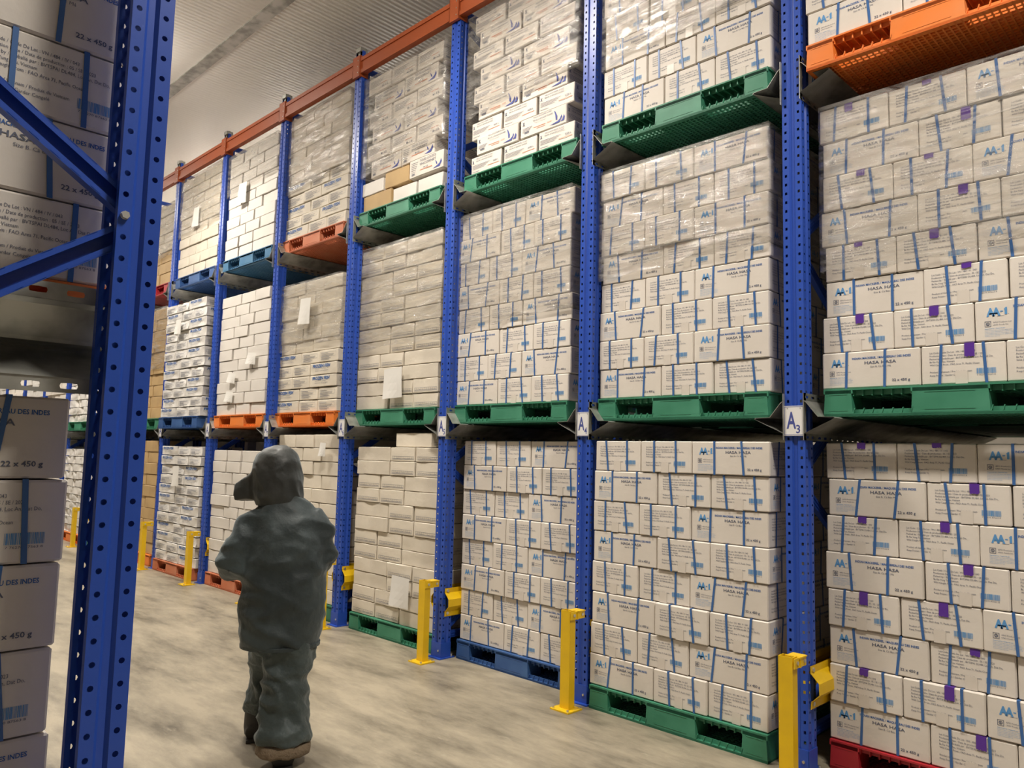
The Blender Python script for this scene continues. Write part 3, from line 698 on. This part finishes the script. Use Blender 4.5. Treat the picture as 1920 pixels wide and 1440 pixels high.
def wrail_mesh(s):
    m=MB(); prof=[(0,.535),(0,.50),(.006,.495),(.045,.455),(.047,.40),(.012,.365),(.004,.36),(0,.32)]; y0,y1=.02,1.05
    for (a,b),(c,d) in zip(prof,prof[1:]):
        m.add([(s*a,y0,b),(s*c,y0,d),(s*c,y1,d),(s*a,y1,b)],[(0,1,2,3)]); m.add([(s*(a-.004),y0,b),(s*(c-.004),y0,d),(s*(c-.004),y1,d),(s*(a-.004),y1,b)],[(3,2,1,0)])
        m.add([(s*a,y0,b),(s*c,y0,d),(s*(c-.004),y0,d),(s*(a-.004),y0,b)],[(0,1,2,3)])
    return m.mesh('rail_profile',['yellow'])
wr={1:wrail_mesh(1),-1:wrail_mesh(-1)}
wb=MB()
for z in(.515,.345): wb.cyl((0,.045,z),(1,0,0),.012,.007,8)
wb_me=wb.mesh('bolt',['bolt'])
for k in range(0,9):
    nm=sign_label(k)
    t=ob('guard_post',None,loc=(-k*P+.02,-.155,0),label='yellow steel guard post on floor in front of upright %s'%nm[5:],cat='post',group='yellow guard posts')
    ob('post',pa,t); ob('base_plate',pb,t); ob('bracket',pc,t)
    for s in(1,-1):
        t=ob('guard_rail',None,loc=(-k*P+s*.062,0,0),label='yellow W-profile guard rail low on %s side of upright %s'%('right' if s>0 else 'left',nm[5:]),cat='rail',group='yellow guard rails')
        ob('rail_profile',wr[s],t); ob('bolt',wb_me,t,loc=(0,0,0),rot=(0,0,0 if s>0 else 0))
# ------------------------------------------------------------------ paper notes on stacks
def note(x,y,z,w,h,rot,label):
    m=MB(); n=4; vs=[]
    for j in range(n+1):
        for i in range(n+1):
            a=(i/n-.5)*w; b=(j/n-1)*h; vs.append((a,-.006-.02*(1-j/n)**2*math.sin(1+i)*.6-.01*(1-j/n),b))
    m.add(vs,[(j*(n+1)+i,j*(n+1)+i+1,(j+1)*(n+1)+i+1,(j+1)*(n+1)+i) for j in range(n) for i in range(n)])
    t=ob('paper_note',m.mesh('paper_note',['paper']),loc=(x,y,z),rot=(0,rot,0),label=label,cat='paper')
    p=Print()
    for i in range(5): p.rect(-w*.35,-h*(.2+.14*i),w*(.7 if i%2 else .5),.0022,0)
    m=MB(); p.put(m,(0,-.0085,0),(1,0,0))
    return t
note(-5.18,.03,3.14,.20,.27,.04,'white delivery note hanging on middle stack right of sign A7')
note(-3.72,.09,2.33,.26,.27,-.05,'crumpled white note on middle stack right of sign A6')
note(-3.42,.03,.55,.24,.25,.03,'white note low on floor stack right of sign A6')
note(-8.12,-.09,3.22,.16,.19,.02,'white note on middle stack right of sign A9')
note(-8.0,-.05,1.35,.17,.25,-.02,'white note on floor stack right of sign A9')
note(-6.28,.02,2.66,.20,.13,.1,'loose white label on middle stack right of sign A8, right side')
note(-6.74,.02,2.46,.18,.12,.15,'loose white label on middle stack right of sign A8, left side')
note(-6.78,.02,2.24,.18,.12,.12,'lowest loose white label on middle stack right of sign A8')
note(-8.05,.02,4.72,.17,.26,.03,'white note on upper stack right of sign A9')
note(-6.70,-.0,4.72,.20,.25,.04,'white note on upper stack right of sign A8')
note(-4.72,.03,1.66,.10,.13,.05,'small handwritten slip on floor stack right of sign A7')
note(-9.60,.035,1.12,.14,.24,.0,'white slip on brown cartons right of sign A10')
# ------------------------------------------------------------------ person walking away down the aisle
def sweep(mb,pts,n=20,flat=False):
    """pts: (x,y,z,ra,rb) rings; horizontal rings when flat, else perpendicular to the path"""
    vs=[];k=len(pts)
    for i,(x,y,z,ra,rb) in enumerate(pts):
        c=Vector((x,y,z))
        if flat: a,b=Vector((1,0,0)),Vector((0,1,0))
        else:
            d=(Vector(pts[min(i+1,k-1)][:3])-Vector(pts[max(i-1,0)][:3])).normalized()
            a=d.cross(Vector((0,0,1))); a=Vector((1,0,0)) if a.length<.15 else a.normalized(); b=a.cross(d)
        vs+=[c+a*(ra*math.cos(2*PI*j/n))+b*(rb*math.sin(2*PI*j/n)) for j in range(n)]
    fs=[(i*n+j,i*n+(j+1)%n,(i+1)*n+(j+1)%n,(i+1)*n+j) for i in range(k-1) for j in range(n)]+[tuple(range(n-1,-1,-1)),tuple(range((k-1)*n,k*n))]
    mb.add(vs,fs)
def ball(mb,c,r,n=14):
    pts=[]
    for i in range(n+1):
        a=-PI/2+PI*i/n; s=max(.02,math.cos(a)); pts.append((c[0],c[1],c[2]+r[2]*math.sin(a),r[0]*s,r[1]*s))
    sweep(mb,pts,20,True)
def fuse(name,mb,mats,vox,sm=4,fold=None,cut=None):
    me=mb.mesh(name,mats); o=bpy.data.objects.new('tmp',me); C.objects.link(o)
    r=o.modifiers.new('r','REMESH'); r.mode='VOXEL'; r.voxel_size=vox
    s=o.modifiers.new('s','SMOOTH'); s.iterations=sm; s.factor=.5
    bpy.context.view_layer.update(); dg=bpy.context.evaluated_depsgraph_get()
    out=bpy.data.meshes.new_from_object(o.evaluated_get(dg)); bpy.data.objects.remove(o); out.name=name
    if fold:
        am,fr,st=fold; nr=[v.normal.copy() for v in out.vertices]
        for v,nn in zip(out.vertices,nr):
            p=v.co; w=Vector((p.x*fr+p.z*fr*.35,p.y*fr,p.z*fr*st)); q=noise.noise(w)
            q=abs(q)*-1.2+.25*noise.noise(w*2.3)
            v.co=p+nn*(am*(q+.25))
    out.polygons.foreach_set('use_smooth',[True]*len(out.polygons))
    out.materials.clear()
    for m_ in mats: out.materials.append(M[m_])
    return out
def person():
    t=ob('person',None,loc=(-1.938,-1.870,0),rot=(0,0,math.radians(61)),label='person in dark padded hooded freezer suit walking away, seen from behind',cat='person')
    # body, one continuous surface
    b=MB()
    sweep(b,[(0,0,.74,.14,.10),(0,0,.85,.15,.105),(0,0,1.0,.13,.10),(0,.0,1.16,.14,.10),(-.01,0,1.24,.11,.08),(-.02,.01,1.32,.06,.06),(-.05,.03,1.40,.052,.056)],20,True)
    ball(b,(-.07,.05,1.475),(.075,.092,.108)); ball(b,(-.13,.115,1.455),(.012,.016,.020),6)   # head, nose
    for s in(-1,1): ball(b,(-.07+s*.076*.8,.05+s*.076*.5,1.47),(.012,.018,.030),6)
    ball(b,(-.115,.125,1.425),(.022,.012,.007),6)
    for s,sh,el,ha in((-1,(-.115,0,1.20),(-.245,-.02,.99),(-.14,.28,1.018)),(1,(.10,0,1.20),(.172,-.005,1.02),(.07,.28,1.048))):
        sweep(b,[(*sh,.05,.05),(*el,.042,.042),(*ha,.028,.024)])
        h=Vector(ha); d=Vector((-s*.35,.93,.05)).normalized(); r=Vector((.93,.35*s,0)).normalized()
        p=h+d*.045; sweep(b,[(*(h),.028,.02),(*p,.04,.016),(*(h+d*.085),.04,.014)])
        for i,L in enumerate((.062,.072,.068,.052)):
            f0=h+d*.08+r*((i-1.5)*.0205*s); f1=f0+d*L*.5+Vector((0,0,-.006)); f2=f1+d*L*.35+Vector((0,0,-.026))
            sweep(b,[(*f0,.0092,.009),(*f1,.0088,.0085),(*f2,.0075,.0075)],8)
        th0=h+d*.03-r*(.035*s); th1=th0+d*.035-r*(.025*s); th2=th1+d*.03+Vector((0,0,-.012)); sweep(b,[(*th0,.011,.011),(*th1,.0105,.010),(*th2,.009,.009)],8)
    for q in([(-.06,0,.78,.075,.08),(-.060,.12,.45,.045,.05),(-.085,.24,.14,.035,.04)],[(.07,0,.78,.08,.085),(.055,-.06,.45,.055,.06),(.05,-.13,.12,.04,.045)]): sweep(b,q,16,True)
    ob('body',fuse('body',b,['skin'],.006,2),t)
    # jacket with sleeves
    j=MB()
    sweep(j,[(-.005,0,.570,.200,.165),(-.002,0,.60,.208,.175),(0,0,.75,.222,.182),(0,0,.92,.222,.180),(0,.0,1.08,.222,.172),(-.005,0,1.16,.210,.155),(-.01,0,1.23,.185,.135),(-.015,.0,1.28,.145,.115),(-.03,.01,1.325,.118,.10),(-.045,.02,1.36,.10,.09)],28,True)
    sweep(j,[(-.11,0,1.225,.085,.08),(-.168,-.005,1.175,.088,.096),(-.225,-.02,1.08,.086,.098),(-.262,-.03,.985,.086,.092),(-.255,.03,.965,.086,.082),(-.20,.15,.99,.072,.072),(-.145,.25,1.015,.062,.060)])
    sweep(j,[(.10,0,1.225,.085,.08),(.138,-.005,1.175,.088,.096),(.170,-.01,1.10,.086,.098),(.188,-.01,1.025,.084,.090),(.18,.04,.995,.080,.078),(.13,.15,1.03,.070,.070),(.075,.25,1.045,.060,.060)])
    jm=fuse('jacket',j,['suit','shoulder_light'],.011,5,(.032,5.2,1.5))
    for p in jm.polygons:
        c=p.center
        lim=1.215-.05*math.cos(c.x*9)+(.03*noise.noise(Vector((c.x*9,0,1))))
        if c.z>lim+9: p.material_index=1
    ob('jacket',jm,t)
    m=MB(); sweep(m,[(-.004,0,.563,.203,.167),(-.004,0,.580,.204,.169)],40,True); ob('hem_band',m.mesh('hem_band',['suit']),t)
    # trousers
    q=MB()
    sweep(q,[(0,0,.72,.17,.14),(.005,.01,.60,.16,.135),(.01,.02,.52,.14,.12)],24,True)
    sweep(q,[(.045,-.01,.66,.13,.135),(.045,-.025,.52,.130,.13),(.030,-.045,.42,.118,.115),(.028,-.065,.32,.118,.115),(.030,-.085,.22,.126,.125),(.034,-.10,.15,.142,.135),(.036,-.105,.118,.136,.125)],22,True)
    sweep(q,[(-.06,.02,.66,.11,.12),(-.06,.08,.52,.105,.11),(-.064,.16,.40,.090,.10),(-.078,.21,.28,.084,.10),(-.096,.25,.19,.080,.09),(-.100,.26,.15,.074,.085)],22,True)
    ob('trousers',fuse('trousers',q,['suit2'],.009,4,(.034,7.5,1.5)),t)
    # hood with a stiff peak, head turned left
    h=MB()
    sweep(h,[(-.045,.015,1.285,.118,.108),(-.05,.02,1.33,.130,.125),(-.058,.03,1.39,.133,.137),(-.064,.035,1.45,.134,.140),(-.068,.035,1.51,.126,.132),(-.066,.03,1.555,.105,.112),(-.06,.025,1.585,.075,.082),(-.055,.02,1.604,.035,.04)],28,True)
    pk=MB(); d=Vector((-.85,.50,-.10)).normalized(); o0=Vector((-.09,.06,1.405)); side=d.cross(Vector((0,0,1))).normalized(); upv=side.cross(d)
    vs=[]
    for a,w,hh,dz in((0,.100,.090,-.01),(.06,.105,.078,-.014),(.11,.105,.064,-.024),(.165,.102,.052,-.034)):
        c=o0+d*a+Vector((0,0,dz))
        vs.append([c+side*(w*x)+upv*(hh*z_) for x,z_ in((-1,-.9),(-.3,-1),(.3,-1),(1,-.9),(1.05,0),(1,.8),(.4,1),(-.4,1),(-1,.8),(-1.05,0))])
    n=10; fl=[v for r_ in vs for v in r_]
    h.add(fl,[(i*n+k,i*n+(k+1)%n,(i+1)*n+(k+1)%n,(i+1)*n+k) for i in range(3) for k in range(n)]+[tuple(range(n-1,-1,-1)),tuple(range(3*n,4*n))])
    ob('hood',fuse('hood',h,['hood'],.008,3,(.012,11,.8)),t)
    # boots
    for name,x,y in(('boot',.036,-.105),('boot',-.108,.31)):
        g=MB()
        sweep(g,[(x,y,.02,.062,.07),(x,y,.06,.068,.076),(x,y,.13,.066,.072),(x,y,.20,.062,.065)],18,True)
        sweep(g,[(x,y-.075,.045,.055,.044),(x,y-.03,.050,.062,.048),(x,y+.08,.042,.052,.038),(x,y+.16,.034,.050,.030),(x,y+.20,.026,.035,.020)],18)
        bt=ob(name,fuse('boot',g,['boot'],.007,2),t)
        s=MB(); s.box((x-.048,y-.10,.0),(x+.048,y+.17,.016)); s.box((x-.036,y+.17,.0),(x+.036,y+.20,.016)); ob('sole',s.mesh('sole',['boot']),bt)
    c=MB(); sweep(c,[(.036,-.105,.052,.118,.105),(.036,-.105,.060,.134,.120),(.036,-.105,.085,.138,.125),(.036,-.105,.112,.132,.12),(.036,-.105,.12,.11,.10)],24,True)
    ob('pile_cuff',fuse('pile_cuff',c,['cuff'],.008,2,(.012,14,1)),t,label='tan pile lining showing below the right trouser leg')
person()
